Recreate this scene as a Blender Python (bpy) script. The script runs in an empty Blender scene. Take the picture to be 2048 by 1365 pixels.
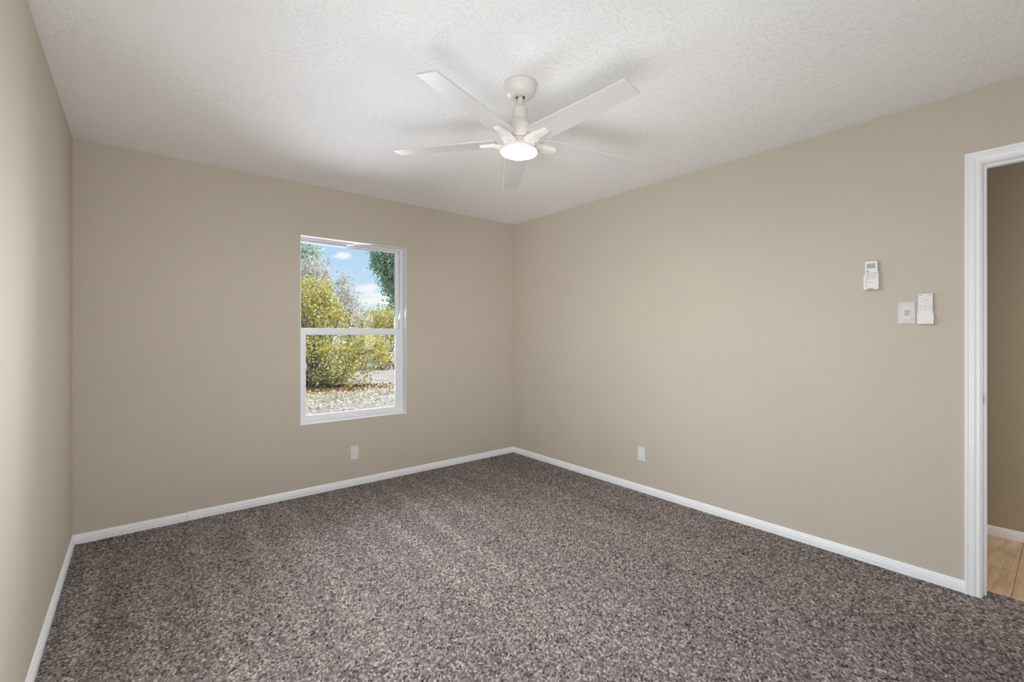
import bpy, bmesh, math, random
import numpy as np
from mathutils import Vector, Matrix
SC = bpy.context.scene
COL = SC.collection
PI = math.pi
R = math.radians

# ------------------------------------------------------------------ camera, sky, sun, daylight, exposure
HEAD = R(39.31)                      # camera heading, clockwise from +y
FOC = 914.7                          # focal length in pixels of the 2048 wide frame
EYE = 1.257
FWD = Vector((math.sin(HEAD), math.cos(HEAD), 0))
RGT = Vector((math.cos(HEAD), -math.sin(HEAD), 0))
cam_d = bpy.data.cameras.new('camera')
cam_d.sensor_width = 36
cam_d.lens = FOC * 36 / 2048
cam_d.shift_y = -12.5 / 2048
cam_d.clip_start = 0.05
cam_d.clip_end = 500
cam = bpy.data.objects.new('camera', cam_d)
COL.objects.link(cam)
cam.location = (0, 0, EYE)
cam.rotation_euler = (PI / 2, 0, -HEAD)
SC.camera = cam

SC.view_settings.view_transform = 'Standard'
SC.view_settings.look = 'None'
SC.view_settings.gamma = 1
SC.view_settings.use_curve_mapping = False
SC.view_settings.exposure = 0.0
SC.cycles.max_bounces = 14
SC.cycles.diffuse_bounces = 10
SC.cycles.glossy_bounces = 4
SC.cycles.transparent_max_bounces = 16
SC.cycles.sample_clamp_indirect = 4
SC.cycles.caustics_reflective = False
SC.cycles.caustics_refractive = False


def N(nt, kind, **kw):
    n = nt.nodes.new(kind)
    for k, v in kw.items():
        if k.startswith('i_'):
            n.inputs[k[2:].replace('_', ' ')].default_value = v
        else:
            setattr(n, k, v)
    return n


def ramp(nt, src, stops, interp='LINEAR'):
    r = nt.nodes.new('ShaderNodeValToRGB')
    r.color_ramp.interpolation = interp
    els = r.color_ramp.elements
    while len(els) < len(stops):
        els.new(0.5)
    for e, (p, c) in zip(els, stops):
        e.position = p
        e.color = (*c, 1) if len(c) == 3 else c
    nt.links.new(src, r.inputs[0])
    return r.outputs[0]


def math_node(nt, op, a, b=None, c=None):
    n = nt.nodes.new('ShaderNodeMath')
    n.operation = op
    for i, v in enumerate((a, b, c)):
        if v is None:
            continue
        if isinstance(v, (int, float)):
            n.inputs[i].default_value = v
        else:
            nt.links.new(v, n.inputs[i])
    return n.outputs[0]


def mix_rgb(nt, fac, a, b, blend='MIX'):
    n = nt.nodes.new('ShaderNodeMix')
    n.data_type = 'RGBA'
    n.blend_type = blend
    for sock, v in ((n.inputs[0], fac), (n.inputs[6], a), (n.inputs[7], b)):
        if isinstance(v, (int, float)):
            sock.default_value = v
        elif isinstance(v, (tuple, list)):
            sock.default_value = (*v, 1) if len(v) == 3 else v
        else:
            nt.links.new(v, sock)
    return n.outputs[2]


def pix_dir(px, py):
    return (FWD + RGT * ((px - 1024) / FOC) + Vector((0, 0, (670 - py) / FOC)))


# sky: blue, paler towards the horizon, with a few white clouds
world = bpy.data.worlds.new('sky')
SC.world = world
world.use_nodes = True
nt = world.node_tree
nt.nodes.clear()
tc = N(nt, 'ShaderNodeTexCoord')
sep = N(nt, 'ShaderNodeSeparateXYZ')
nt.links.new(tc.outputs['Generated'], sep.inputs[0])
blue = ramp(nt, sep.outputs[2], [(0.0, (0.80, 0.90, 0.97)), (0.08, (0.64, 0.83, 0.97)), (0.25, (0.36, 0.63, 0.95)), (0.8, (0.16, 0.38, 0.85))])
cl_map = N(nt, 'ShaderNodeMapping')
cl_map.inputs['Scale'].default_value = (9, 9, 26)
nt.links.new(tc.outputs['Generated'], cl_map.inputs[0])
cn = N(nt, 'ShaderNodeTexNoise', i_Scale=3.4, i_Detail=8, i_Roughness=0.62)
nt.links.new(cl_map.outputs[0], cn.inputs['Vector'])
total = None
for px, py, rad, flat, amt in ((688, 513, 0.035, 2.6, 0.42), (730, 541, 0.012, 2.0, 0.30), (735, 578, 0.055, 2.6, 0.36), (750, 600, 0.075, 2.4, 0.42), (715, 605, 0.05, 2.0, 0.3)):
    d = pix_dir(px, py).normalized()
    sub = N(nt, 'ShaderNodeVectorMath', operation='SUBTRACT')
    nt.links.new(tc.outputs['Generated'], sub.inputs[0])
    sub.inputs[1].default_value = d
    mul = N(nt, 'ShaderNodeVectorMath', operation='MULTIPLY')
    nt.links.new(sub.outputs[0], mul.inputs[0])
    mul.inputs[1].default_value = (1, 1, flat)
    ln = N(nt, 'ShaderNodeVectorMath', operation='LENGTH')
    nt.links.new(mul.outputs[0], ln.inputs[0])
    g = math_node(nt, 'MULTIPLY', math_node(nt, 'SUBTRACT', 1.0, math_node(nt, 'DIVIDE', ln.outputs['Value'], rad)), amt)
    g = math_node(nt, 'MAXIMUM', g, 0.0)
    total = g if total is None else math_node(nt, 'MAXIMUM', total, g)
dens = math_node(nt, 'ADD', math_node(nt, 'MULTIPLY', math_node(nt, 'SUBTRACT', cn.outputs[0], 0.5), 1.3), math_node(nt, 'SUBTRACT', math_node(nt, 'MULTIPLY', total, 2.0), 0.34))
dens = math_node(nt, 'MULTIPLY', dens, 3.6)
n = nt.nodes.new('ShaderNodeClamp')
nt.links.new(dens, n.inputs[0])
skycol = mix_rgb(nt, n.outputs[0], blue, (0.98, 0.985, 1.0))
bg = N(nt, 'ShaderNodeBackground', i_Strength=1.0)
nt.links.new(skycol, bg.inputs[0])
out = N(nt, 'ShaderNodeOutputWorld')
nt.links.new(bg.outputs[0], out.inputs[0])

sun_d = bpy.data.lights.new('sun', 'SUN')
sun_d.energy = 5.5
sun_d.angle = R(0.6)
sun_d.color = (1.0, 0.95, 0.86)
sun = bpy.data.objects.new('sun', sun_d)
COL.objects.link(sun)
sun.rotation_euler = Vector((-0.50, 0.35, -0.78)).to_track_quat('-Z', 'Y').to_euler()


def area(name, loc, aim, sx, sy, power, color):
    d = bpy.data.lights.new(name, 'AREA')
    d.shape = 'RECTANGLE'
    d.size, d.size_y = sx, sy
    d.energy = power
    d.color = color
    o = bpy.data.objects.new(name, d)
    COL.objects.link(o)
    o.location = loc
    o.rotation_euler = Vector(aim).to_track_quat('-Z', 'Y').to_euler()
    return o


# daylight at the back window; the left, rear and hall lamps are added fill
area('daylight_back_window', (1.43, 4.15, 1.35), (-0.55, -1, -0.42), 1.0, 1.5, 56, (0.88, 0.93, 1.0)).data.spread = R(130)
area('added_fill_left_cool', (-0.62, 0.5, 1.25), (1, 0.6, 0.1), 2.1, 1.9, 13, (0.95, 0.97, 1.0)).data.spread = R(120)  # added lamps outside the left opening brighten the walls and ceiling
area('added_fill_left_upward', (-0.62, 0.5, 0.5), (1, 0.3, 0.8), 2.1, 0.8, 42, (1.0, 0.965, 0.945))
area('added_fill_left_far_ceiling', (-0.62, 0.45, 0.45), (1, 1.35, 0.85), 2.1, 0.7, 12.5, (1.0, 0.97, 0.96)).data.spread = R(76)
area('added_fill_rear', (0.9, -1.0, 0.45), (-0.3, 1, 0.40), 2.2, 0.7, 8.5, (1.0, 0.97, 0.96)).data.spread = R(80)  # added fill from behind the camera, aimed up at the far ceiling
area('added_fill_hall', (3.7, -1.15, 1.3), (0.2, 1, -1.3), 0.85, 1.2, 13, (1.0, 0.90, 0.76))  # added lamp that brightens the hall wall and floor

# ------------------------------------------------------------------ room measures
XL, XR, YB, YR, ZC = -0.302, 3.125, 3.793, -0.70, 2.44
WT = 0.15                               # outer wall thickness
XD = 3.235                              # hall side of the right wall
XH = 4.165                              # far wall of the hall
WX0, WX1, WZ0, WZ1 = 0.98, 1.874, 0.549, 2.035     # window opening
DY0, DY1, DZ = -0.51, 0.286, 2.095      # rough door opening in the right wall


# ------------------------------------------------------------------ materials
def new_mat(name):
    m = bpy.data.materials.new(name)
    m.use_nodes = True
    t = m.node_tree
    return m, t, t.nodes['Principled BSDF']


def plain(name, col, rough=0.5, spec=0.5, metal=0.0, bump=0.0, bscale=200.0):
    m, t, b = new_mat(name)
    b.inputs['Roughness'].default_value = rough
    b.inputs['Specular IOR Level'].default_value = spec
    b.inputs['Metallic'].default_value = metal
    tcn = N(t, 'ShaderNodeTexCoord')
    nz = N(t, 'ShaderNodeTexNoise', i_Scale=bscale, i_Detail=3)
    t.links.new(tcn.outputs['Object'], nz.inputs['Vector'])
    c0 = tuple(x * 0.97 for x in col)
    c1 = tuple(min(1, x * 1.03) for x in col)
    t.links.new(ramp(t, nz.outputs[0], [(0.3, c0), (0.7, c1)]), b.inputs['Base Color'])
    if bump:
        bp = N(t, 'ShaderNodeBump', i_Strength=bump, i_Distance=0.002)
        t.links.new(nz.outputs[0], bp.inputs['Height'])
        t.links.new(bp.outputs[0], b.inputs['Normal'])
    return m


def wall_paint(name, c0, c1):
    m, t, b = new_mat(name)
    b.inputs['Roughness'].default_value = 0.62
    b.inputs['Specular IOR Level'].default_value = 0.25
    g = N(t, 'ShaderNodeNewGeometry')
    n1 = N(t, 'ShaderNodeTexNoise', i_Scale=130, i_Detail=3, i_Roughness=0.55)
    t.links.new(g.outputs['Position'], n1.inputs['Vector'])
    n2 = N(t, 'ShaderNodeTexNoise', i_Scale=1.3, i_Detail=2)
    t.links.new(g.outputs['Position'], n2.inputs['Vector'])
    t.links.new(ramp(t, n2.outputs[0], [(0.3, c0), (0.7, c1)]), b.inputs['Base Color'])
    bp = N(t, 'ShaderNodeBump', i_Strength=0.22, i_Distance=0.003)
    t.links.new(n1.outputs[0], bp.inputs['Height'])
    t.links.new(bp.outputs[0], b.inputs['Normal'])
    return m


def ceiling_paint():
    # knocked-down trowel texture: flattened islands with ragged, mostly diagonal edges
    m, t, b = new_mat('white_troweled_ceiling')
    b.inputs['Roughness'].default_value = 0.7
    b.inputs['Specular IOR Level'].default_value = 0.2
    b.inputs['Base Color'].default_value = (0.88, 0.88, 0.875, 1)
    g = N(t, 'ShaderNodeNewGeometry')
    hs = None
    for rot, sc, seed in ((R(35), (120, 44, 1), 0.0), (R(-25), (56, 130, 1), 7.3)):
        mp = N(t, 'ShaderNodeMapping')
        mp.inputs['Rotation'].default_value = (0, 0, rot)
        mp.inputs['Scale'].default_value = sc
        mp.inputs['Location'].default_value = (seed, seed, 0)
        t.links.new(g.outputs['Position'], mp.inputs[0])
        nz = N(t, 'ShaderNodeTexNoise', i_Scale=1.0, i_Detail=5, i_Roughness=0.62, i_Distortion=0.5)
        t.links.new(mp.outputs[0], nz.inputs['Vector'])
        h = ramp(t, nz.outputs[0], [(0.54, (0, 0, 0)), (0.60, (1, 1, 1))])
        hs = (h, hs)
    big = N(t, 'ShaderNodeTexNoise', i_Scale=2.6, i_Detail=2)
    t.links.new(g.outputs['Position'], big.inputs['Vector'])
    sel = ramp(t, big.outputs[0], [(0.45, (0, 0, 0)), (0.55, (1, 1, 1))])
    h = mix_rgb(t, sel, hs[0], hs[1][0])
    bp = N(t, 'ShaderNodeBump', i_Strength=0.5, i_Distance=0.003)
    t.links.new(h, bp.inputs['Height'])
    t.links.new(bp.outputs[0], b.inputs['Normal'])
    return m


def carpet_mat():
    m, t, b = new_mat('brown_grey_twist_carpet')
    b.inputs['Roughness'].default_value = 0.95
    b.inputs['Specular IOR Level'].default_value = 0.1
    at = N(t, 'ShaderNodeAttribute', attribute_name='yarn')
    sp = N(t, 'ShaderNodeSeparateColor')
    t.links.new(at.outputs['Color'], sp.inputs[0])
    yarn = ramp(t, sp.outputs[0], [(0.0, (0.055, 0.043, 0.040)), (0.30, (0.17, 0.142, 0.132)), (0.62, (0.33, 0.285, 0.27)), (1.0, (0.62, 0.56, 0.535))])
    lay = ramp(t, sp.outputs[1], [(0.0, (0.62, 0.62, 0.62)), (1.0, (1.04, 1.04, 1.04))])
    t.links.new(mix_rgb(t, 1.0, yarn, lay, 'MULTIPLY'), b.inputs['Base Color'])
    g = N(t, 'ShaderNodeNewGeometry')
    nz = N(t, 'ShaderNodeTexNoise', i_Scale=700, i_Detail=2)
    t.links.new(g.outputs['Position'], nz.inputs['Vector'])
    bp = N(t, 'ShaderNodeBump', i_Strength=0.4, i_Distance=0.002)
    t.links.new(nz.outputs[0], bp.inputs['Height'])
    t.links.new(bp.outputs[0], b.inputs['Normal'])
    return m


def wood_mat():
    m, t, b = new_mat('light_oak_planks')
    b.inputs['Roughness'].default_value = 0.45
    g = N(t, 'ShaderNodeNewGeometry')
    mp = N(t, 'ShaderNodeMapping')
    mp.inputs['Rotation'].default_value = (0, 0, R(0))
    t.links.new(g.outputs['Position'], mp.inputs[0])
    br = N(t, 'ShaderNodeTexBrick', i_Scale=1.0)
    br.inputs['Brick Width'].default_value = 1.2
    br.inputs['Row Height'].default_value = 0.18
    br.inputs['Mortar Size'].default_value = 0.0015
    br.inputs['Color1'].default_value = (0.66, 0.47, 0.30, 1)
    br.inputs['Color2'].default_value = (0.76, 0.58, 0.40, 1)
    br.inputs['Mortar'].default_value = (0.22, 0.14, 0.08, 1)
    t.links.new(mp.outputs[0], br.inputs['Vector'])
    m2 = N(t, 'ShaderNodeMapping')
    m2.inputs['Scale'].default_value = (4, 30, 1)
    t.links.new(g.outputs['Position'], m2.inputs[0])
    nz = N(t, 'ShaderNodeTexNoise', i_Scale=1.0, i_Detail=4, i_Distortion=1.0)
    t.links.new(m2.outputs[0], nz.inputs['Vector'])
    gr = ramp(t, nz.outputs[0], [(0.3, (0.72, 0.68, 0.62)), (0.65, (1.05, 1.05, 1.05))])
    t.links.new(mix_rgb(t, 1.0, br.outputs[0], gr, 'MULTIPLY'), b.inputs['Base Color'])
    return m


def glass_mat():
    m = bpy.data.materials.new('clear_window_glass')
    m.use_nodes = True
    t = m.node_tree
    t.nodes.clear()
    tr = N(t, 'ShaderNodeBsdfTransparent')
    tr.inputs[0].default_value = (0.97, 0.985, 0.98, 1)
    gl = N(t, 'ShaderNodeBsdfGlossy', i_Roughness=0.02)
    fr = N(t, 'ShaderNodeFresnel', i_IOR=1.35)
    mx = N(t, 'ShaderNodeMixShader')
    t.links.new(fr.outputs[0], mx.inputs[0])
    t.links.new(tr.outputs[0], mx.inputs[1])
    t.links.new(gl.outputs[0], mx.inputs[2])
    o = N(t, 'ShaderNodeOutputMaterial')
    t.links.new(mx.outputs[0], o.inputs[0])
    return m


def film_mat():
    m = bpy.data.materials.new('crinkled_clear_film')
    m.use_nodes = True
    t = m.node_tree
    t.nodes.clear()
    tr = N(t, 'ShaderNodeBsdfTransparent')
    gl = N(t, 'ShaderNodeBsdfGlossy', i_Roughness=0.18)
    tcn = N(t, 'ShaderNodeTexCoord')
    nz = N(t, 'ShaderNodeTexNoise', i_Scale=60, i_Detail=3, i_Distortion=1.5)
    t.links.new(tcn.outputs['Object'], nz.inputs['Vector'])
    bp = N(t, 'ShaderNodeBump', i_Strength=1.0, i_Distance=0.01)
    t.links.new(nz.outputs[0], bp.inputs['Height'])
    t.links.new(bp.outputs[0], gl.inputs['Normal'])
    mx = N(t, 'ShaderNodeMixShader')
    t.links.new(math_node(t, 'MULTIPLY', nz.outputs[0], 0.22), mx.inputs[0])
    t.links.new(tr.outputs[0], mx.inputs[1])
    t.links.new(gl.outputs[0], mx.inputs[2])
    o = N(t, 'ShaderNodeOutputMaterial')
    t.links.new(mx.outputs[0], o.inputs[0])
    return m


def lamp_mat(col, strength):
    m = bpy.data.materials.new('lit_led_diffuser')
    m.use_nodes = True
    t = m.node_tree
    t.nodes.clear()
    e = N(t, 'ShaderNodeEmission', i_Strength=strength)
    e.inputs[0].default_value = (*col, 1)
    o = N(t, 'ShaderNodeOutputMaterial')
    t.links.new(e.outputs[0], o.inputs[0])
    return m


def leaf_mat(name, stops, trans=0.35):
    m = bpy.data.materials.new(name)
    m.use_nodes = True
    t = m.node_tree
    t.nodes.clear()
    g = N(t, 'ShaderNodeNewGeometry')
    c = ramp(t, g.outputs['Random Per Island'], stops)
    d = N(t, 'ShaderNodeBsdfDiffuse')
    tl = N(t, 'ShaderNodeBsdfTranslucent')
    t.links.new(c, d.inputs[0])
    t.links.new(c, tl.inputs[0])
    mx = N(t, 'ShaderNodeMixShader')
    mx.inputs[0].default_value = trans
    t.links.new(d.outputs[0], mx.inputs[1])
    t.links.new(tl.outputs[0], mx.inputs[2])
    o = N(t, 'ShaderNodeOutputMaterial')
    t.links.new(mx.outputs[0], o.inputs[0])
    return m


def ground_mat():
    m, t, b = new_mat('pale_sandy_gravel')
    b.inputs['Roughness'].default_value = 0.95
    b.inputs['Specular IOR Level'].default_value = 0.1
    g = N(t, 'ShaderNodeNewGeometry')
    n1 = N(t, 'ShaderNodeTexNoise', i_Scale=0.9, i_Detail=6, i_Roughness=0.7)
    t.links.new(g.outputs['Position'], n1.inputs['Vector'])
    n2 = N(t, 'ShaderNodeTexVoronoi', i_Scale=22)
    t.links.new(g.outputs['Position'], n2.inputs['Vector'])
    a = ramp(t, n1.outputs[0], [(0.35, (0.50, 0.44, 0.38)), (0.65, (0.68, 0.61, 0.54))])
    s = ramp(t, n2.outputs['Distance'], [(0.0, (1.15, 1.12, 1.1)), (0.6, (0.75, 0.73, 0.7))])
    t.links.new(mix_rgb(t, 0.8, a, s, 'MULTIPLY'), b.inputs['Base Color'])
    bp = N(t, 'ShaderNodeBump', i_Strength=0.6, i_Distance=0.03)
    t.links.new(n2.outputs['Distance'], bp.inputs['Height'])
    t.links.new(bp.outputs[0], b.inputs['Normal'])
    return m


M = dict(
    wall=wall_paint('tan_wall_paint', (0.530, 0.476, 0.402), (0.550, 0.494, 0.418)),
    hall_wall=wall_paint('darker_brown_hall_wall', (0.40, 0.335, 0.245), (0.42, 0.35, 0.26)), ceiling=ceiling_paint(), carpet=carpet_mat(), wood=wood_mat(), glass=glass_mat(), film=film_mat(),  # hall walls get a darker, browner base colour than the bedroom walls
    trim=plain('white_trim_paint', (0.86, 0.865, 0.885), 0.35, 0.4),
    vinyl=plain('white_vinyl', (0.80, 0.81, 0.84), 0.35, 0.4),
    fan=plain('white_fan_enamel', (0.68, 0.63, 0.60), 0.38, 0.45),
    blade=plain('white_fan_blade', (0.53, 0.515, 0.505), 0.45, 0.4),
    plastic=plain('white_plastic', (0.78, 0.765, 0.735), 0.35, 0.45),
    plate=plain('off_white_cover_plate', (0.70, 0.695, 0.67), 0.35, 0.45),
    slot=plain('dark_slot', (0.12, 0.11, 0.10), 0.6),
    grey=plain('grey_print', (0.36, 0.36, 0.37), 0.6),
    lgrey=plain('pale_grey_print', (0.60, 0.595, 0.585), 0.6),
    lcd=plain('grey_green_display', (0.40, 0.42, 0.38), 0.25, 0.5),
    metal=plain('brushed_nickel', (0.62, 0.60, 0.57), 0.32, 0.5, 1.0),
    dark=plain('dark_gap', (0.05, 0.045, 0.04), 0.7),
    lamp=lamp_mat((1.0, 0.985, 0.955), 345.0),
    bark=plain('grey_bark', (0.20, 0.17, 0.155), 0.9, 0.1, 0, 0.6, 30),
    ground=ground_mat(),
    leaf_yellow=leaf_mat('yellow_green_leaves', [(0.0, (0.42, 0.38, 0.06)), (0.25, (0.66, 0.60, 0.13)), (0.5, (0.80, 0.73, 0.24)), (0.68, (0.62, 0.48, 0.20)), (0.8, (0.88, 0.84, 0.50)), (1.0, (0.93, 0.92, 0.80))]),
    leaf_pale=leaf_mat('pale_tan_leaves', [(0.0, (0.50, 0.42, 0.34)), (0.4, (0.76, 0.70, 0.58)), (1.0, (0.92, 0.90, 0.86))]),
    leaf_green=leaf_mat('blue_green_leaves', [(0.0, (0.20, 0.40, 0.32)), (0.4, (0.34, 0.54, 0.40)), (0.7, (0.55, 0.66, 0.38)), (1.0, (0.80, 0.76, 0.48))]),
    leaf_sage=leaf_mat('sage_leaves', [(0.0, (0.34, 0.48, 0.42)), (0.5, (0.62, 0.72, 0.52)), (1.0, (0.88, 0.92, 0.84))]),
    leaf_brown=leaf_mat('brown_fallen_leaves', [(0.0, (0.10, 0.05, 0.03)), (0.4, (0.26, 0.13, 0.06)), (0.8, (0.50, 0.33, 0.15)), (1.0, (0.75, 0.62, 0.34))], 0.05),
    leaf_fallen=leaf_mat('fallen_leaves', [(0.0, (0.30, 0.18, 0.08)), (0.2, (0.60, 0.46, 0.26)), (0.6, (0.80, 0.74, 0.52)), (1.0, (0.92, 0.90, 0.82))], 0.1),
)


# ------------------------------------------------------------------ mesh helpers
def box(bm, x0, x1, y0, y1, z0, z1):
    vs = [bm.verts.new(p) for p in ((x0, y0, z0), (x1, y0, z0), (x1, y1, z0), (x0, y1, z0), (x0, y0, z1), (x1, y0, z1), (x1, y1, z1), (x0, y1, z1))]
    for f in ((3, 2, 1, 0), (4, 5, 6, 7), (0, 1, 5, 4), (1, 2, 6, 5), (2, 3, 7, 6), (3, 0, 4, 7)):
        bm.faces.new([vs[i] for i in f])


def lathe(bm, prof, seg=64, caps=True):
    rings = []
    for r, z in prof:
        rings.append([bm.verts.new((r * math.cos(2 * PI * k / seg), r * math.sin(2 * PI * k / seg), z)) for k in range(seg)])
    for a, b in zip(rings, rings[1:]):
        for k in range(seg):
            bm.faces.new((a[k], a[(k + 1) % seg], b[(k + 1) % seg], b[k]))
    if caps:
        bm.faces.new(rings[0][::-1])
        bm.faces.new(rings[-1])


def tube(bm, pts, radii, seg=6):
    pts = [Vector(p) for p in pts]
    rings = []
    for i, p in enumerate(pts):
        d = (pts[min(i + 1, len(pts) - 1)] - pts[max(i - 1, 0)]).normalized()
        u = d.orthogonal().normalized()
        v = d.cross(u)
        r = radii[i]
        rings.append([bm.verts.new(p + (u * math.cos(2 * PI * k / seg) + v * math.sin(2 * PI * k / seg)) * r) for k in range(seg)])
    for a, b in zip(rings, rings[1:]):
        for k in range(seg):
            bm.faces.new((a[k], a[(k + 1) % seg], b[(k + 1) % seg], b[k]))
    bm.faces.new(rings[0][::-1])
    bm.faces.new(rings[-1])


def rrect(w, h, r, n=6):
    pts = []
    for cx, cz, a0 in ((w / 2 - r, h / 2 - r, 0), (-w / 2 + r, h / 2 - r, 90), (-w / 2 + r, -h / 2 + r, 180), (w / 2 - r, -h / 2 + r, 270)):
        for k in range(n + 1):
            a = R(a0 + 90 * k / n)
            pts.append((cx + r * math.cos(a), cz + r * math.sin(a)))
    return pts


def slab(bm, outline, y_back, y_front, ox=0, oz=0):
    """outline in (x, z), pushed from the wall (y_back) out to y_front (negative)"""
    a = [bm.verts.new((x + ox, y_back, z + oz)) for x, z in outline]
    b = [bm.verts.new((x + ox, y_front, z + oz)) for x, z in outline]
    k = len(a)
    for i in range(k):
        bm.faces.new((a[i], a[(i + 1) % k], b[(i + 1) % k], b[i]))
    bm.faces.new(a[::-1])
    bm.faces.new(b)


def obj(name, bm, mat, parent=None, loc=(0, 0, 0), bevel=0, smooth=False, seg=2):
    bmesh.ops.recalc_face_normals(bm, faces=bm.faces[:])
    me = bpy.data.meshes.new(name)
    bm.to_mesh(me)
    bm.free()
    if mat:
        me.materials.append(mat)
    o = bpy.data.objects.new(name, me)
    COL.objects.link(o)
    o.location = loc
    if parent:
        o.parent = parent
    if bevel:
        b = o.modifiers.new('bevel', 'BEVEL')
        b.width = bevel
        b.segments = seg
        b.limit_method = 'ANGLE'
        b.angle_limit = R(35)
    if smooth:
        for p in me.polygons:
            p.use_smooth = True
        try:
            me.set_sharp_from_angle(angle=R(38))
        except Exception:
            pass
    return o


def boxes(name, mat, lst, parent=None, bevel=0, loc=(0, 0, 0)):
    bm = bmesh.new()
    for b in lst:
        box(bm, *b)
    return obj(name, bm, mat, parent, loc, bevel)


def struct(o, label=None):
    o['kind'] = 'structure'
    if label:
        o['label'] = label
    return o


def thing(name, label, cat, loc, rotz=0, group=None):
    o = bpy.data.objects.new(name, None)
    COL.objects.link(o)
    o.empty_display_size = 0.05
    o.location = loc
    o.rotation_euler = (0, 0, rotz)
    o['label'] = label
    o['category'] = cat
    if group:
        o['group'] = group
    return o


def copy_tree(o, parent=None):
    c = o.copy()
    COL.objects.link(c)
    if parent:
        c.parent = parent
    for ch in list(o.children):
        copy_tree(ch, c)
    return c


# ------------------------------------------------------------------ room shell
YE = YB + WT
LY0, LY1, LZ0, LZ1 = -0.55, 1.6, 0.1, 2.2        # added opening in the left wall for fill light
struct(boxes('wall_left', M['wall'], [
    (XL - WT, XL, LY1, YE, -0.3, ZC), (XL - WT, XL, YR - WT, LY0, -0.3, ZC),
    (XL - WT, XL, LY0, LY1, -0.3, LZ0), (XL - WT, XL, LY0, LY1, LZ1, ZC)]), 'tan painted left wall')
struct(boxes('wall_back', M['wall'], [
    (XL, WX0, YB, YE, -0.3, ZC), (WX1, XD, YB, YE, -0.3, ZC),
    (WX0, WX1, YB, YE, -0.3, WZ0), (WX0, WX1, YB, YE, WZ1, ZC)]), 'tan painted back wall with the window')
struct(boxes('wall_right', M['wall'], [
    (XR, XD, DY1, YB, -0.3, ZC), (XR, XD, YR, DY0, -0.3, ZC), (XR, XD, DY0, DY1, DZ, ZC)]), 'tan painted right wall with the doorway')
RX0, RX1, RZ0, RZ1 = -0.2, 2.05, 0.03, 2.2  # added opening behind the camera for fill light
struct(boxes('wall_rear', M['wall'], [
    (XL, RX0, YR - WT, YR, -0.3, ZC), (RX1, XD, YR - WT, YR, -0.3, ZC),
    (RX0, RX1, YR - WT, YR, -0.3, RZ0), (RX0, RX1, YR - WT, YR, RZ1, ZC)]), 'tan painted wall behind the camera')
struct(boxes('ceiling', M['ceiling'], [(XL - WT, XH + WT, YR - WT - 0.3, YE + 0.05, ZC, ZC + 0.2)]), 'white troweled ceiling')
HY0, HY1 = -1.0, 1.6
struct(boxes('sun_blocking_roof', M['trim'], [(XL - 0.6, 6.5, -2.6, YR - WT - 0.3, ZC, ZC + 0.2), (XH + WT, 6.5, YR - WT - 0.3, 2.0, ZC, ZC + 0.2)]), 'added unseen roof slab that blocks the sun')  # added out of view to keep direct sun out of the rear openings
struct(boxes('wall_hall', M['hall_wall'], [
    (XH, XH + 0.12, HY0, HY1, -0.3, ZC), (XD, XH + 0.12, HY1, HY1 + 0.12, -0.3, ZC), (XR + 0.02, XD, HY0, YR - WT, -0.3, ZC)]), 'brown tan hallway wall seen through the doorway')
struct(boxes('floor_hall', M['wood'], [(XD - 0.004, XH, HY0, HY1, -0.1, -0.002)]), 'light oak plank hallway floor')


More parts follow.
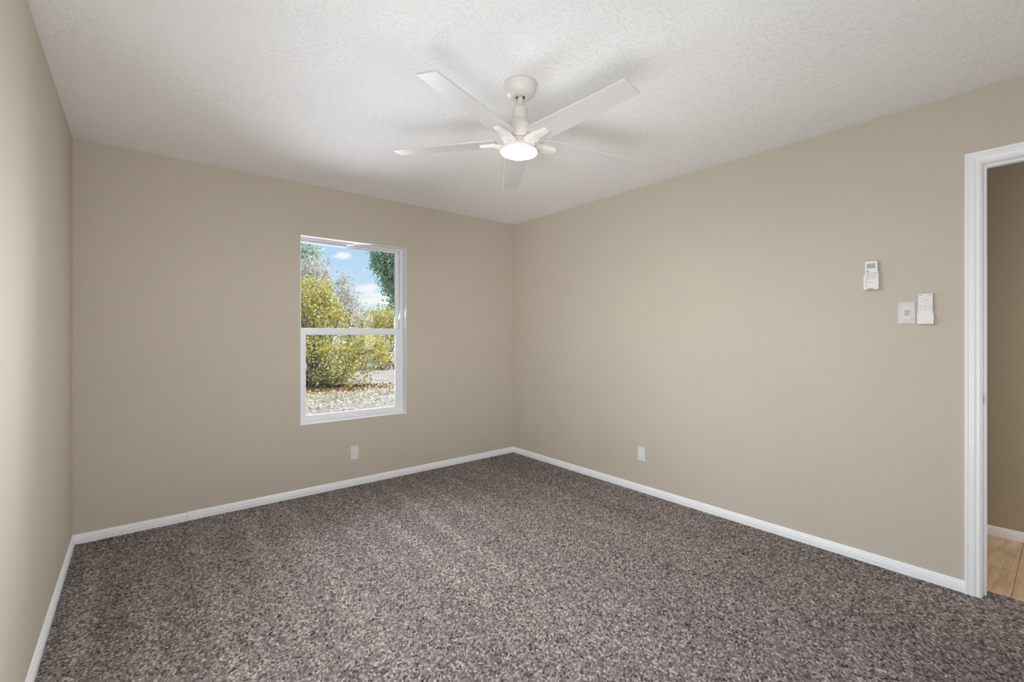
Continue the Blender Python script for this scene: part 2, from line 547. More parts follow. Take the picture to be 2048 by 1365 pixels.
def make_carpet():
    rng = np.random.default_rng(5)
    step = 0.0036
    x = np.arange(XL, XD + step, step)
    y = np.concatenate([np.arange(YR, -0.15, 0.02), np.arange(-0.15, YB + step, step)])
    X, Y = np.meshgrid(x, y)
    X[:, -1] = XD
    Y[-1, :] = YB
    ny, nx = X.shape
    cell = 0.0069
    gx = int((XD - XL) / cell) + 6
    gy = int((YB - YR) / cell) + 6
    jx = rng.uniform(0.05, 0.95, (gy, gx))
    jy = rng.uniform(0.05, 0.95, (gy, gx))
    th = rng.uniform(0.55, 1.0, (gy, gx))
    tone = np.clip(rng.normal(0.5, 0.27, (gy, gx)), 0, 1)
    ang = rng.uniform(0, np.pi, (gy, gx))
    u = (X - XL) / cell + 2
    v = (Y - YR) / cell + 2
    # small swirl so that the tufts run in worm-like strings
    u = u + 0.35 * np.sin(v * 0.9 + 1.3 * np.sin(u * 0.31))
    v = v + 0.35 * np.sin(u * 0.8 + 1.1 * np.sin(v * 0.27))
    iu = np.floor(u).astype(int)
    iv = np.floor(v).astype(int)
    best = np.full(X.shape, -9.0)
    col = np.zeros(X.shape)
    for dy in (-1, 0, 1):
        for dx in (-1, 0, 1):
            a = np.clip(iv + dy, 0, gy - 1)
            b = np.clip(iu + dx, 0, gx - 1)
            du = u - (iu + dx + jx[a, b])
            dv = v - (iv + dy + jy[a, b])
            c, s = np.cos(ang[a, b]), np.sin(ang[a, b])
            p = (du * c + dv * s) * 0.75
            q = (-du * s + dv * c) * 1.35
            h = th[a, b] - (p * p + q * q) * 1.1
            k = h > best
            best = np.where(k, h, best)
            col = np.where(k, tone[a, b], col)
    best = np.clip(best, 0, 1)
    Z = (best - 1.0) * 0.008

    # lie of the pile left by the vacuum cleaner: bands that run across the room
    def noise(px, py, seed):
        r = np.random.default_rng(seed)
        g = r.uniform(0, 1, (64, 64))
        i, j = np.floor(px).astype(int), np.floor(py).astype(int)
        f, e = px - i, py - j
        f, e = f * f * (3 - 2 * f), e * e * (3 - 2 * e)
        G = lambda m, n_: g[n_ % 64, m % 64]
        return (G(i, j) * (1 - f) + G(i + 1, j) * f) * (1 - e) + (G(i, j + 1) * (1 - f) + G(i + 1, j + 1) * f) * e
    a = R(90)
    U = X * np.cos(a) + Y * np.sin(a)
    V = -X * np.sin(a) + Y * np.cos(a)
    wob = 0.10 * noise(U * 1.1 + 3, V * 0.8 + 5, 8)
    s1 = noise(U * 0.55 + 9, (V + wob) * 5.2 + 20, 13)
    s2 = noise(U * 0.9 + 30, (V + wob) * 10.5 + 40, 4)
    ph = (X + 0.9 * wob + 0.05 * s2) / 0.25
    ridge = np.exp(-((ph - np.floor(ph) - 0.5) / 0.17) ** 2) * (0.35 + 0.9 * noise(np.floor(ph) * 7.3 + 1, Y * 1.5 + 4, 15))
    amp = np.clip((Y - 1.3) * 0.9, 0.25, 1) * np.clip((YB - 0.12 - Y) * 3.5, 0, 1) * np.clip((2.9 - X) * 0.9, 0.3, 1)
    lay = 0.42 + 0.30 * (s1 - 0.5) + amp * 0.50 * (ridge - 0.2) + 0.12 * (s2 - 0.5) + 0.22 * (noise(X * 3 + 10, Y * 3 + 10, 6) - 0.5)
    lay = np.clip(lay, 0, 1)
    co = np.stack([X, Y, Z], -1).reshape(-1, 3)
    idx = np.arange(ny * nx).reshape(ny, nx)
    quads = np.stack([idx[:-1, :-1], idx[:-1, 1:], idx[1:, 1:], idx[1:, :-1]], -1).reshape(-1, 4)
    cx = co[quads].mean(1)
    keep = (cx[:, 0] < XR) | ((cx[:, 1] < DY1 - 0.02) & (cx[:, 1] > DY0 + 0.02))
    quads = quads[keep]
    me = bpy.data.meshes.new('floor')
    me.vertices.add(len(co))
    me.vertices.foreach_set('co', co.ravel().astype(np.float32))
    me.loops.add(quads.size)
    me.loops.foreach_set('vertex_index', quads.ravel().astype(np.int32))
    me.polygons.add(len(quads))
    me.polygons.foreach_set('loop_start', (np.arange(len(quads)) * 4).astype(np.int32))
    me.polygons.foreach_set('use_smooth', np.ones(len(quads), bool))
    me.update(calc_edges=True)
    at = me.color_attributes.new('yarn', 'FLOAT_COLOR', 'POINT')
    c4 = np.ones((len(co), 4), np.float32)
    c4[:, 0] = col.ravel()
    c4[:, 1] = lay.ravel()
    at.data.foreach_set('color', c4.ravel())
    me.materials.append(M['carpet'])
    o = bpy.data.objects.new('floor', me)
    COL.objects.link(o)
    return struct(o, 'brown and grey flecked twist pile carpet')


make_carpet()

# baseboards: stepped profile (thickness, height)
BB = [(0, 0), (0.013, 0), (0.013, 0.028), (0.011, 0.031), (0.011, 0.040), (0.008, 0.044), (0.0075, 0.050), (0.004, 0.056), (0, 0.057)]


def baseboard(name, p0, p1, nrm, label, z=-0.002, joint=None):
    bm = bmesh.new()
    p0, p1, nrm = Vector(p0), Vector(p1), Vector(nrm)
    cuts = [0.0] + ([joint] if joint else []) + [1.0]
    for k, (f0, f1) in enumerate(zip(cuts, cuts[1:])):       # a butt joint where two lengths meet
        up = 0.0025 if joint and k == 0 else 0.0
        gap = 0.0006 if k else 0.0
        a = [bm.verts.new((*(p0.lerp(p1, f0 + gap) + nrm * t), z + h - up)) for t, h in BB]
        b = [bm.verts.new((*(p0.lerp(p1, f1) + nrm * t), z + h - up)) for t, h in BB]
        for i in range(len(BB)):
            j = (i + 1) % len(BB)
            bm.faces.new((a[i], a[j], b[j], b[i]))
        bm.faces.new(a[::-1])
        bm.faces.new(b)
    return struct(obj(name, bm, M['trim']), label)


baseboard('baseboard_back', (XL, YB), (XR, YB), (0, -1), 'white baseboard along the back wall', joint=0.164)
baseboard('baseboard_left', (XL, YR), (XL, YB), (1, 0), 'white baseboard along the left wall')
baseboard('baseboard_right', (XR, 0.325), (XR, YB), (-1, 0), 'white baseboard along the right wall')
baseboard('baseboard_hall', (XH, HY0), (XH, HY1), (-1, 0), 'white baseboard in the hallway')


# ------------------------------------------------------------------ window in the back wall
def make_window(name, x0, x1, z0, z1, loc, rotz, out_dir, loc_label, detail=True):
    root = bpy.data.objects.new(name, None)
    COL.objects.link(root)
    root.empty_display_size = 0.1
    root.location = loc
    root.rotation_euler = (0, 0, rotz)
    struct(root, loc_label)
    s = out_dir
    Y = lambda a, b: (min(a * s, b * s), max(a * s, b * s))

    def rim(ax0, ax1, az0, az1, l, r, b, t, ya, yb):
        y = Y(ya, yb)
        return [(ax0, ax0 + l, *y, az0, az1), (ax1 - r, ax1, *y, az0, az1), (ax0 + l, ax1 - r, *y, az0, az0 + b), (ax0 + l, ax1 - r, *y, az1 - t, az1)]
    e = 0.004
    boxes('jamb_liner', M['trim'], rim(x0, x1, z0, z1, e, e, e, e, 0.0, WT), root)
    boxes('sill', M['trim'], [(x0, x1, *Y(-0.004, 0.072), z0 + 0.001, z0 + 0.012)], root, 0.002)
    fx0, fx1, fz0, fz1 = x0 + e, x1 - e, z0 + e, z1 - e
    boxes('frame', M['vinyl'], rim(fx0, fx1, fz0, fz1, 0.012, 0.022, 0.022, 0.014, 0.072, 0.145), root, 0.002)
    mid = z0 + (z1 - z0) * 0.4767
    ix0, ix1, iz0, iz1 = fx0 + 0.012, fx1 - 0.022, fz0 + 0.022, fz1 - 0.014
    up = boxes('upper_sash', M['vinyl'], rim(ix0, ix1, mid + 0.012, iz1, 0.008, 0.033, 0.036, 0.018, 0.104, 0.128), root, 0.003)
    boxes('glass_pane', M['glass'], [(ix0 + 0.006, ix1 - 0.031, *Y(0.114, 0.118), mid + 0.046, iz1 - 0.016)], up)
    lo = boxes('lower_sash', M['vinyl'], rim(ix0, ix1, iz0, mid + 0.054, 0.042, 0.041, 0.032, 0.053, 0.074, 0.100), root, 0.003)
    boxes('glass_pane', M['glass'], [(ix0 + 0.040, ix1 - 0.039, *Y(0.086, 0.090), iz0 + 0.030, mid + 0.003)], lo)
    boxes('glazing_bead', M['vinyl'], rim(ix0 + 0.041, ix1 - 0.040, iz0 + 0.031, mid + 0.002, 0.004, 0.004, 0.004, 0.004, 0.078, 0.086), lo)
    if detail:
        boxes('sash_lock', M['vinyl'], [((x0 + x1) / 2 - 0.03, (x0 + x1) / 2 + 0.03, *Y(0.078, 0.098), mid + 0.054, mid + 0.062)], lo, 0.003)
    return root


make_window('window_1', WX0, WX1, WZ0, WZ1, (0, YB, 0), 0, 1, 'white vinyl single hung window looking out on a yellow shrub')
make_window('added_rear_window', RX0, RX1, RZ0, RZ1, (0, YR, 0), 0, -1, 'added unseen white vinyl window behind the camera for fill light', False)  # added, unseen: lets the rear fill lamp shine in
make_window('added_left_window', LY0, LY1, LZ0, LZ1, (XL, 0, 0), PI / 2, 1, 'added unseen white vinyl window in the left wall for fill light', False)  # added, unseen: lets the left fill lamps shine in


# ------------------------------------------------------------------ doorway
def sweep_casing(name, mat, y_in0, y_in1, z_in, prof, xface, sgn, parent=None):
    bm = bmesh.new()
    rows = []
    for u, v in prof:
        X = xface + sgn * v
        rows.append([bm.verts.new(p) for p in ((X, y_in1 + u, -0.004), (X, y_in1 + u, z_in + u), (X, y_in0 - u, z_in + u), (X, y_in0 - u, -0.004))])
    for a, b in zip(rows, rows[1:] + rows[:1]):
        for k in range(3):
            bm.faces.new((a[k], a[k + 1], b[k + 1], b[k]))
    return obj(name, bm, mat, parent)


CAS = [(0, 0), (0, 0.009), (0.003, 0.0105), (0.010, 0.0105), (0.012, 0.0085), (0.016, 0.0095), (0.022, 0.012), (0.038, 0.0135), (0.041, 0.0118), (0.043, 0.0145), (0.050, 0.0155), (0.054, 0.0145), (0.055, 0.0)]
JY0, JY1, JZ = DY0 + 0.018, DY1 - 0.018, DZ - 0.018       # inner faces of the jamb
door = bpy.data.objects.new('door_1', None)
COL.objects.link(door)
door.empty_display_size = 0.1
struct(door, 'white trimmed open doorway to the hallway')
sweep_casing('casing', M['trim'], JY0 - 0.004, JY1 + 0.004, JZ + 0.004, CAS, XR, -1, door)
sweep_casing('hall_casing', M['trim'], JY0 - 0.004, JY1 + 0.004, JZ + 0.004, CAS, XD, 1, door)
boxes('jamb', M['trim'], [(XR, XD, JY1, DY1, -0.01, DZ), (XR, XD, DY0, JY0, -0.01, DZ), (XR, XD, JY0, JY1, JZ, DZ)], door)
SX0, SX1 = XR + 0.040, XR + 0.075
boxes('door_stop', M['trim'], [(SX0, SX1, JY1 - 0.011, JY1, -0.008, JZ), (SX0, SX1, JY0, JY0 + 0.011, -0.008, JZ), (SX0, SX1, JY0 + 0.011, JY1 - 0.011, JZ - 0.011, JZ)], door, 0.002)
sp = boxes('strike_plate', M['metal'], [(XR + 0.006, XR + 0.034, JY1 - 0.0015, JY1 + 0.001, 0.918, 0.975)], door, 0.001)
boxes('latch_hole', M['dark'], [(XR + 0.013, XR + 0.026, JY1 - 0.0018, JY1 - 0.0012, 0.933, 0.960)], sp)


# ------------------------------------------------------------------ ceiling fan
fan = thing('ceiling_fan', 'white five bladed ceiling fan with a lit round light hanging from the ceiling', 'ceiling fan', (1.398, 1.645, ZC))
bm = bmesh.new()
lathe(bm, [(0.0765, 0.0), (0.0765, -0.010), (0.0762, -0.022), (0.073, -0.036), (0.066, -0.049), (0.056, -0.059), (0.044, -0.065), (0.030, -0.067), (0.024, -0.066), (0.023, -0.058)], 72, False)
can = obj('canopy', bm, M['fan'], fan, smooth=True)
bm = bmesh.new()
lathe(bm, [(0.0775, -0.0005), (0.0785, -0.002), (0.0785, -0.0035), (0.0768, -0.004)], 72)
obj('ceiling_gasket', bm, M['lgrey'], can, smooth=True)
bm = bmesh.new()
lathe(bm, [(0.0225, -0.030), (0.0228, -0.060)], 40)
obj('hanger_ball', bm, M['dark'], can, smooth=True)
for k in range(2):
    bm = bmesh.new()
    tube(bm, [(0, 0, 0), (0, 0, -0.004)], [0.0035, 0.003], 12)
    a = R(-155 + 180 * k)
    obj('screw', bm, M['grey'], can, (0.035 * math.cos(a), 0.035 * math.sin(a), -0.0635))
bm = bmesh.new()
lathe(bm, [(0.0135, -0.045), (0.0135, -0.128)], 40)
obj('downrod', bm, M['fan'], fan, smooth=True)
bm = bmesh.new()
lathe(bm, [(0.014, -0.108), (0.026, -0.110), (0.032, -0.114), (0.0365, -0.122), (0.037, -0.160), (0.039, -0.169), (0.049, -0.184), (0.060, -0.197), (0.0645, -0.206), (0.065, -0.220), (0.0605, -0.268), (0.059, -0.269)], 72)
obj('motor_housing', bm, M['fan'], fan, smooth=True)
bm = bmesh.new()
lathe(bm, [(0.055, -0.266), (0.055, -0.276)], 60)
obj('shadow_gap_ring', bm, M['dark'], fan, smooth=True)
bm = bmesh.new()
lathe(bm, [(0.050, -0.2715), (0.061, -0.2715), (0.064, -0.275), (0.071, -0.290), (0.082, -0.304), (0.0885, -0.315), (0.0895, -0.321), (0.0875, -0.325), (0.085, -0.3255)], 72)
obj('rotor_hub', bm, M['fan'], fan, smooth=True)
bm = bmesh.new()
lathe(bm, [(0.086, -0.3245), (0.085, -0.3265), (0.078, -0.3285), (0.060, -0.331), (0.035, -0.3325), (0.012, -0.333)], 72)
obj('light_diffuser', bm, M['lamp'], fan, smooth=True)


def blade_outline():
    # (radius, sideways); trailing edge at -, leading edge at +
    pts = []
    r0, r1 = 0.106, 0.640
    w0, w1 = 0.124, 0.096
    rc = 0.030
    for k in range(7):                                       # rounded root corners
        a = R(180 + 90 * k / 6)
        pts.append((r0 + rc + rc * math.cos(a), -w0 / 2 + rc + rc * math.sin(a)))
    for k in range(4):
        a = R(270 + 90 * k / 3)
        pts.append((r1 - 0.004 - 0.006 + 0.006 * math.cos(a), -w1 / 2 + 0.006 + 0.006 * math.sin(a)))
    for k in range(4):
        a = R(0 + 90 * k / 3)
        pts.append((r1 - 0.006 + 0.006 * math.cos(a) - 0.006, w1 / 2 - 0.006 + 0.006 * math.sin(a)))
    for k in range(7):
        a = R(90 + 90 * k / 6)
        pts.append((r0 + rc + rc * math.cos(a), w0 / 2 - rc + rc * math.sin(a)))
    return pts


def make_blade():
    bm = bmesh.new()
    ol = blade_outline()
    a = [bm.verts.new((x, y, 0.0035)) for x, y in ol]
    b = [bm.verts.new((x, y, -0.0035)) for x, y in ol]
    k = len(ol)
    for i in range(k):
        bm.faces.new((a[i], a[(i + 1) % k], b[(i + 1) % k], b[i]))
    bm.faces.new(a)
    bm.faces.new(b[::-1])
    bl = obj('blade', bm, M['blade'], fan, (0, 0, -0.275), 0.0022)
    # bracket: a tapered arm under the blade, rising from the hub, with a squared outer end
    bm = bmesh.new()
    secs = [(0.072, 0.034, -0.016, -0.040), (0.092, 0.031, -0.010, -0.032), (0.118, 0.025, -0.0025, -0.021), (0.155, 0.020, -0.0025, -0.018), (0.192, 0.016, -0.0025, -0.016)]
    rings = [[bm.verts.new((r, -w, t)), bm.verts.new((r, w, t)), bm.verts.new((r, w * 0.8, bt)), bm.verts.new((r, -w * 0.8, bt))] for r, w, t, bt in secs]
    rings = [[bm.verts.new(v.co) for v in rg] for rg in rings]
    for p, q in zip(rings, rings[1:]):
        for i in range(4):
            bm.faces.new((p[i], p[(i + 1) % 4], q[(i + 1) % 4], q[i]))
    bm.faces.new(rings[0][::-1])
    bm.faces.new(rings[-1])
    loose = [v for v in bm.verts if not v.link_faces]
    bmesh.ops.delete(bm, geom=loose, context='VERTS')
    br = obj('blade_bracket', bm, M['fan'], bl, (0, 0, 0), 0.003)
    bm = bmesh.new()
    tube(bm, [(0.098, 0.018, -0.028), (0.098, 0.018, -0.0325)], [0.003, 0.003], 10)
    obj('screw', bm, M['grey'], bl)
    return bl


PITCH = R(9)
TILT = R(2.0)                         # the whole fan hangs a little out of plumb
proto = make_blade()
for i in range(5):
    bl = proto if i == 0 else copy_tree(proto, fan)
    bl.rotation_euler = Matrix.Rotation(R(54.5 + 72 * i), 3, 'Z').to_4x4().to_euler()
    bl.rotation_euler = (Matrix.Rotation(R(54.5 + 72 * i), 3, 'Z') @ Matrix.Rotation(-PITCH, 3, 'X')).to_euler()


for part in fan.children:
    if part.name.split('.')[0] != 'canopy':
        piv = Vector((0, 0, -0.05))
        rot = Matrix.Rotation(TILT, 3, 'Y')
        part.location = piv + rot @ (part.location - piv)
        part.rotation_euler = (rot @ part.rotation_euler.to_matrix()).to_euler()


# ------------------------------------------------------------------ wall outlets
def make_outlet(label, loc, rotz):
    t = thing('wall_outlet', label, 'wall outlet', loc, rotz, 'wall outlets')
    bm = bmesh.new()
    slab(bm, rrect(0.070, 0.114, 0.004), -0.0002, -0.0055)
    obj('cover_plate', bm, M['plate'], t, bevel=0.002)
    for z in (0.0195, -0.0195):
        bm = bmesh.new()
        slab(bm, rrect(0.034, 0.0285, 0.010), -0.0050, -0.0068)
        rc = obj('receptacle', bm, M['plastic'], t, (0, 0, z), 0.0007)
        for dx, h in ((-0.0065, 0.008), (0.0065, 0.0065)):
            boxes('slot', M['grey'], [(dx - 0.0011, dx + 0.0011, -0.0071, -0.0060, 0.0035 - h / 2, 0.0035 + h / 2)], rc)
        bm = bmesh.new()
        slab(bm, rrect(0.005, 0.005, 0.0024), -0.0060, -0.0071, 0, -0.0075)
        obj('ground_hole', bm, M['grey'], rc)
    bm = bmesh.new()
    slab(bm, rrect(0.006, 0.006, 0.0028), -0.0050, -0.0064)
    obj('screw', bm, M['lgrey'], t)
    return t


make_outlet('white duplex outlet low on the back wall below the window', (1.402, YB, 0.272), 0)
make_outlet('white duplex outlet low on the long right wall', (XR, 2.178, 0.302), -PI / 2)

# ------------------------------------------------------------------ remotes in their wall cradles, fan control
RZ = -PI / 2


def bars(name, mat, parent, rects, y0, y1, bev=0):
    return boxes(name, mat, [(x0, x1, y1, y0, z0, z1) for x0, x1, z0, z1 in rects], parent, bev)


# upper remote with a display
LOC = (XR, 0.690, 1.582)
c = thing('remote_cradle', 'white wall cradle holding the upper remote with the grey display', 'remote holder', LOC, RZ)
boxes('tray', M['plastic'], [(-0.033, 0.033, -0.006, -0.0003, -0.078, 0.010), (-0.033, -0.0295, -0.026, -0.006, -0.078, 0.006), (0.0295, 0.033, -0.026, -0.006, -0.078, 0.022), (-0.033, 0.033, -0.026, -0.006, -0.078, -0.073), ], c, 0.0015)
boxes('front_lip', M['plastic'], [(-0.033, -0.021, -0.029, -0.026, -0.078, 0.004), (0.021, 0.033, -0.029, -0.026, -0.078, 0.004), (-0.021, 0.021, -0.029, -0.026, -0.078, -0.066)], c, 0.0012)
boxes('finger_notch', M['dark'], [(-0.016, 0.010, -0.0294, -0.0285, -0.0765, -0.0735)], c)
r = thing('remote_control', 'white remote with a grey display in the upper wall cradle', 'remote control', LOC, RZ)
bm = bmesh.new()
slab(bm, rrect(0.057, 0.150, 0.007), -0.008, -0.0255, 0, 0.004)
obj('case', bm, M['plastic'], r, bevel=0.003)
boxes('display', M['lcd'], [(-0.020, 0.018, -0.0262, -0.0250, 0.038, 0.064)], r, 0.0006)
bars('display_digits', M['grey'], r, [(-0.008, -0.002, 0.047, 0.057), (0.002, 0.008, 0.047, 0.057)], -0.0258, -0.0265)
bm = bmesh.new()
slab(bm, rrect(0.013, 0.007, 0.0033), -0.025, -0.0272, -0.0165, 0.022)
obj('power_button', bm, M['grey'], r, bevel=0.0006)
for zz in (0.010, -0.003, -0.016):
    for xx in (-0.012, 0.004, 0.018):
        bm = bmesh.new()
        slab(bm, rrect(0.012, 0.0085, 0.002), -0.025, -0.0268, xx, zz)
        obj('button', bm, M['lgrey'], r, bevel=0.0006)
bars('printed_strip', M['grey'], r, [(-0.017, 0.012, -0.0395, -0.0375)], -0.0252, -0.0258)

# lower remote with a round pad
LOC = (XR, 0.469, 1.390)
c = thing('remote_cradle', 'plain white wall cradle holding the lower remote next to the switch', 'remote holder', LOC, RZ)
boxes('tray', M['plastic'], [(-0.032, 0.032, -0.004, -0.0003, -0.078, -0.010), (-0.032, -0.0285, -0.018, -0.004, -0.078, -0.022), (0.0285, 0.032, -0.018, -0.004, -0.078, -0.022), (-0.032, 0.032, -0.018, -0.004, -0.078, -0.074)], c, 0.001)
boxes('front_panel', M['plastic'], [(-0.032, 0.032, -0.0205, -0.0178, -0.078, -0.024)], c, 0.001)
r = thing('remote_control', 'flat white remote with a round button pad in the lower cradle', 'remote control', LOC, RZ)
bm = bmesh.new()
slab(bm, rrect(0.056, 0.150, 0.002), -0.0042, -0.0175, 0, 0.003)
obj('case', bm, M['plastic'], r, bevel=0.001)
bm = bmesh.new()
lathe(bm, [(0.0175, 0), (0.0175, 0.0012), (0.0155, 0.0015), (0.0155, 0.0), ], 48)
o = obj('ring_pad', bm, M['lgrey'], r, (0.003, -0.0172, 0.044))
o.rotation_euler = (PI / 2, 0, 0)
bm = bmesh.new()
lathe(bm, [(0.005, 0), (0.0048, 0.0018)], 32)
o = obj('center_button', bm, M['lgrey'], r, (0.003, -0.0172, 0.044))
o.rotation_euler = (PI / 2, 0, 0)
for xx in (-0.018, 0.018):
    bars('button', M['grey'], r, [(xx - 0.006, xx + 0.006, 0.0675, 0.0710)], -0.0172, -0.0184)
for zz in (0.017, 0.006, -0.006):
    for xx in (-0.018, 0.0, 0.018):
        bars('button', M['lgrey'], r, [(xx - 0.0055, xx + 0.0055, zz - 0.0022, zz + 0.0022)], -0.0172, -0.0184)

# fan control plate, still in its film
s = thing('wall_switch', 'square white wall control plate in clear film left of the lower remote', 'wall switch', (XR, 0.545, 1.372), RZ)
bm = bmesh.new()
slab(bm, rrect(0.071, 0.115, 0.004), -0.0002, -0.006)
obj('cover_plate', bm, M['plate'], s, bevel=0.002)
bm = bmesh.new()
slab(bm, rrect(0.034, 0.067, 0.002), -0.0055, -0.0085)
obj('control_face', bm, M['plastic'], s, bevel=0.001)
bm = bmesh.new()
slab(bm, rrect(0.022, 0.034, 0.003), -0.008, -0.0095, 0.002, 0.001)
kp = obj('keypad', bm, M['lgrey'], s, bevel=0.0008)
for xx, zz in ((-0.004, 0.008), (0.006, 0.006), (0.002, 0.001), (-0.004, -0.007), (0.006, -0.008)):
    bars('button', M['grey'], kp, [(xx - 0.0028, xx + 0.0028, zz - 0.002, zz + 0.002)], -0.0094, -0.0101)
rng = random.Random(4)
bm = bmesh.new()
nx, nz = 12, 18
grid = []
for j in range(nz + 1):
    row = []
    for i in range(nx + 1):
        edge = i in (0, nx) or j in (0, nz)
        row.append(bm.verts.new((-0.0335 + 0.067 * i / nx, -0.0066 if edge else -0.0108 - rng.random() * 0.0028, -0.0555 + 0.111 * j / nz)))
    grid.append(row)
for j in range(nz):
    for i in range(nx):
        bm.faces.new((grid[j][i], grid[j][i + 1], grid[j + 1][i + 1], grid[j + 1][i]))
o = obj('protective_film', bm, M['film'], s)
o['label'] = 'crinkled clear plastic film'

# ------------------------------------------------------------------ outdoors
ZG = -0.25


def ground_pt(px, d):
    v = FWD + RGT * ((px - 1024) / FOC)
    return Vector((v.x * d, v.y * d, ZG))


bm = bmesh.new()
gx0, gx1, gy0, gy1 = -40, 60, YE + 0.02, 95
ngx, ngy = 50, 46
rows = []
rg = random.Random(2)
for j in range(ngy + 1):
    yy = gy0 + (gy1 - gy0) * (j / ngy) ** 1.6
    rows.append([bm.verts.new((gx0 + (gx1 - gx0) * i / ngx, yy, ZG + (rg.uniform(-0.015, 0.015) if j > 2 else 0))) for i in range(ngx + 1)])
for j in range(ngy):
    for i in range(ngx):
        bm.faces.new((rows[j][i], rows[j][i + 1], rows[j + 1][i + 1], rows[j + 1][i]))
struct(obj('ground', bm, M['ground'], smooth=True), 'pale sandy yard outside the window')


def leaves_mesh(name, mat, pos, size, seed, parent=None, loc=(0, 0, 0), flat=False):
    """many small pointed leaves as one mesh (each a folded four-sided blade)"""
    r = np.random.default_rng(seed)
    n = len(pos)
    d = r.normal(size=(n, 3))
    if flat:
        d[:, 2] *= 0.15
    d /= np.linalg.norm(d, axis=1, keepdims=True)
    e = r.normal(size=(n, 3))
    if flat:
        e[:, 2] *= 0.2
    e -= d * (e * d).sum(1, keepdims=True)
    e /= np.linalg.norm(e, axis=1, keepdims=True)
    up = np.cross(d, e)
    s = size * r.uniform(0.6, 1.3, (n, 1))
    p0 = pos - d * s
    p1 = pos + e * s * 0.55 + up * s * 0.12
    p2 = pos + d * s
    p3 = pos - e * s * 0.55 + up * s * 0.12
    co = np.stack([p0, p1, p2, p3], 1).reshape(-1, 3)
    me = bpy.data.meshes.new(name)
    me.vertices.add(n * 4)
    me.vertices.foreach_set('co', co.ravel().astype(np.float32))
    me.loops.add(n * 4)
    me.loops.foreach_set('vertex_index', np.arange(n * 4, dtype=np.int32))
    me.polygons.add(n)
    me.polygons.foreach_set('loop_start', (np.arange(n) * 4).astype(np.int32))
    me.update(calc_edges=True)
    me.materials.append(mat)
    o = bpy.data.objects.new(name, me)
    COL.objects.link(o)
    o.location = loc
    if parent:
        o.parent = parent
    return o


def plant(name, label, cat, base, lobes, leaf, leaf_size, n_leaves, seed, stems=6, stem_r=0.04, twigs=3, clump=0.16, spread=0.25, group=None, trunk_from=None):
    """lobes: (dx, dy, z, rx, ry, rz, weight) ellipsoids of foliage around the base"""
    r = random.Random(seed)
    q = np.random.default_rng(seed)
    t = thing(name, label, cat, base, 0, group)
    bm = bmesh.new()
    tips = []
    tot = sum(l[6] for l in lobes)
    for l in lobes:
        k = max(1, round(stems * l[6] / tot))
        for _ in range(k):
            a, el = r.uniform(0, 2 * PI), r.uniform(-0.5, 0.9)
            f = r.uniform(0.35, 0.85)
            end = Vector((l[0] + l[3] * f * math.cos(a) * math.cos(el), l[1] + l[4] * f * math.sin(a) * math.cos(el), l[2] + l[5] * f * math.sin(el)))
            st = Vector((r.uniform(-spread, spread), r.uniform(-spread, spread), -0.05))
            midp = st.lerp(end, 0.45) + Vector((r.uniform(-.12, .12), r.uniform(-.12, .12), end.z * 0.14))
            pts = [st, st.lerp(midp, 0.5) + Vector((r.uniform(-.05, .05), r.uniform(-.05, .05), 0)), midp, end]
            tube(bm, pts, [stem_r, stem_r * 0.85, stem_r * 0.6, stem_r * 0.2])
            for _ in range(twigs):
                s0 = midp.lerp(end, r.uniform(0, 0.9))
                e0 = s0 + Vector((r.uniform(-1, 1), r.uniform(-1, 1), r.uniform(-0.4, 1))).normalized() * r.uniform(0.3, 0.6) * max(0.4, l[5])
                tube(bm, [s0, s0.lerp(e0, 0.5) + Vector((0, 0, 0.03)), e0], [stem_r * 0.35, stem_r * 0.22, stem_r * 0.08], 5)
                tips.append((e0, l))
    obj('stems', bm, M['bark'], t, smooth=True)
    pos = []
    for l in lobes:
        m = int(n_leaves * l[6] / tot)
        nc = max(6, m // 55)
        d = q.normal(size=(nc, 3))
        d /= np.linalg.norm(d, axis=1, keepdims=True)
        rad = q.uniform(0.25, 1.0, (nc, 1)) ** 0.5
        cen = np.array(l[:3]) + d * rad * np.array(l[3:6])
        idx = q.integers(0, nc, m)
        pos.append(cen[idx] + q.normal(size=(m, 3)) * clump)
    pos = np.concatenate(pos)
    pos = pos[pos[:, 2] > 0.05]
    leaves_mesh('foliage', leaf, pos, leaf_size, seed + 1, t)
    return t


# big yellow-green shrub straight outside (about 13 m away)
D = 13.1
ex, fy = RGT, FWD


def lob(base, px, py, d, rx, rz, w, ry=None):
    """a foliage lobe that stands at picture position (px, py), d metres away"""
    p = FWD * d + RGT * ((px - 1024) / FOC * d) + Vector((0, 0, EYE + (670 - py) / FOC * d))
    q_ = p - base
    return (q_.x, q_.y, q_.z, rx, ry or rx, rz, w)


b = ground_pt(632, D)
plant('shrub', 'large yellow green shrub with many stems just outside the window', 'shrub', b, [
    lob(b, 618, 596, D, 0.60, 0.68, 2.8), lob(b, 648, 622, D, 0.50, 0.60, 1.9), lob(b, 600, 660, D + 0.3, 0.6, 0.8, 2.2), lob(b, 676, 640, D + 0.2, 0.42, 0.36, 0.9),
    lob(b, 622, 690, D - 0.2, 0.55, 0.45, 1.5), lob(b, 690, 705, D - 0.3, 0.62, 0.42, 2.2), lob(b, 735, 690, D, 0.55, 0.40, 1.4), lob(b, 764, 715, D, 0.26, 0.36, 0.7),
    lob(b, 700, 735, D - 0.4, 0.65, 0.26, 1.1), lob(b, 655, 752, D - 0.4, 0.42, 0.22, 0.7), lob(b, 715, 768, D - 0.3, 0.45, 0.07, 0.25)],
    M['leaf_yellow'], 0.042, 14500, 11, stems=30, stem_r=0.033, twigs=4, clump=0.12, spread=0.35)
b = ground_pt(770, 20)
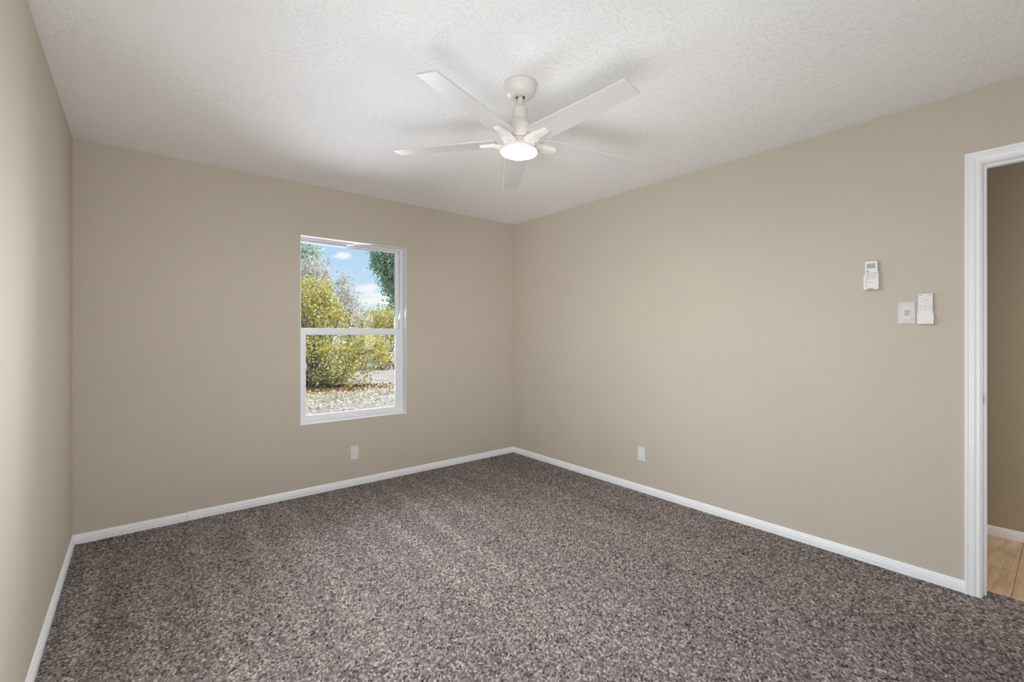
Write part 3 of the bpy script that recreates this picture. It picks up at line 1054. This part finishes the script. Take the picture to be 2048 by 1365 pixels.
plant('shrub', 'low yellow green shrub behind at the right of the window', 'shrub', b, [
    lob(b, 770, 640, 20, 0.9, 0.42, 2), lob(b, 735, 650, 20, 0.8, 0.40, 1.5), lob(b, 800, 640, 20, 0.8, 0.5, 1.5), lob(b, 712, 648, 20, 0.6, 0.5, 0.8), lob(b, 785, 680, 20, 0.9, 0.3, 0.7)],
    M['leaf_yellow'], 0.06, 6000, 21, stems=18, stem_r=0.03, twigs=3, clump=0.18, spread=0.7)
b = ground_pt(692, 18)
plant('tree', 'slender pale brown twiggy tree rising behind the yellow shrub', 'tree', b, [
    lob(b, 688, 575, 18, 0.28, 0.55, 1), lob(b, 694, 610, 18, 0.36, 0.7, 1.5), lob(b, 700, 635, 18, 0.5, 0.6, 1)],
    M['leaf_pale'], 0.045, 2600, 31, stems=12, stem_r=0.04, twigs=5, clump=0.13, spread=0.1)
b = ground_pt(632, 19)
plant('tree', 'pale tan leaved tree behind the yellow shrub at left', 'tree', b, [
    lob(b, 630, 545, 19, 0.5, 0.65, 1.5), lob(b, 612, 560, 19, 0.55, 0.8, 1.5), lob(b, 640, 575, 19, 0.35, 0.5, 0.8)],
    M['leaf_pale'], 0.06, 3000, 41, stems=12, stem_r=0.05, twigs=4, clump=0.16, spread=0.15)
b = ground_pt(608, 26)
plant('tree', 'tall airy sage green tree at the upper left of the window', 'tree', b, [
    lob(b, 612, 500, 26, 0.85, 0.8, 2), lob(b, 605, 530, 26, 0.9, 1.0, 2), lob(b, 622, 515, 26, 0.5, 0.6, 1)],
    M['leaf_sage'], 0.075, 3600, 51, stems=12, stem_r=0.08, twigs=4, clump=0.2, spread=0.2)
b = ground_pt(822, 25)
plant('tree', 'dense blue green tree at the upper right of the window', 'tree', b, [
    lob(b, 790, 520, 25, 1.15, 1.0, 3), lob(b, 776, 515, 25, 0.9, 0.7, 2), lob(b, 795, 560, 25, 0.8, 0.8, 2), lob(b, 815, 500, 25, 1.4, 1.6, 3), lob(b, 803, 595, 25, 0.45, 0.6, 0.8), lob(b, 784, 625, 25, 0.5, 0.12, 0.15), lob(b, 835, 560, 25, 1.2, 1.4, 2)],
    M['leaf_green'], 0.085, 16000, 61, stems=16, stem_r=0.12, twigs=3, clump=0.2, spread=0.2)
for i, (px, dd) in enumerate(((585, 38), (640, 47), (690, 40), (738, 48), (790, 41), (840, 49))):
    b = ground_pt(px, dd)
    plant('shrub', 'hazy far bush low on the horizon behind the yellow shrub', 'shrub', b, [
        lob(b, px, 662, dd, 0.85, 0.75, 2), lob(b, px + 6, 668, dd, 0.7, 0.6, 1)], M['leaf_pale'], 0.13, 1300, 70 + i, stems=6, stem_r=0.06, twigs=2, clump=0.25, spread=0.5, group='far bushes on the horizon')

# fallen leaves under and around the shrub
q = np.random.default_rng(9)
n1, n2 = 5200, 4200
c0 = ground_pt(668, 12.0)
a = np.stack([c0.x + q.normal(size=n1) * 1.25, c0.y + q.normal(size=n1) * 0.75, ZG + 0.02 + q.uniform(0, 0.05, n1)], 1)
c1 = ground_pt(670, 10.0)
e = np.stack([c1.x + q.normal(size=n2) * 2.2, c1.y + q.normal(size=n2) * 1.3, ZG + 0.02 + q.uniform(0, 0.02, n2)], 1)
o = leaves_mesh('leaf_litter', M['leaf_fallen'], np.concatenate([a, e]), 0.030, 10, flat=True)
o['kind'] = 'stuff'
o['label'] = 'dry yellow fallen leaves scattered on the sand under the shrub'
o['category'] = 'fallen leaves'
c2 = ground_pt(675, 12.3)
n3 = 1500
g = np.stack([c2.x + q.normal(size=n3) * 0.75, c2.y + q.normal(size=n3) * 0.35, ZG + 0.03 + q.uniform(0, 0.06, n3)], 1)
o = leaves_mesh('leaf_litter', M['leaf_brown'], g, 0.04, 12, flat=False)
o['kind'] = 'stuff'
o['label'] = 'dark brown curled leaves piled at the foot of the yellow shrub'
o['category'] = 'fallen leaves'
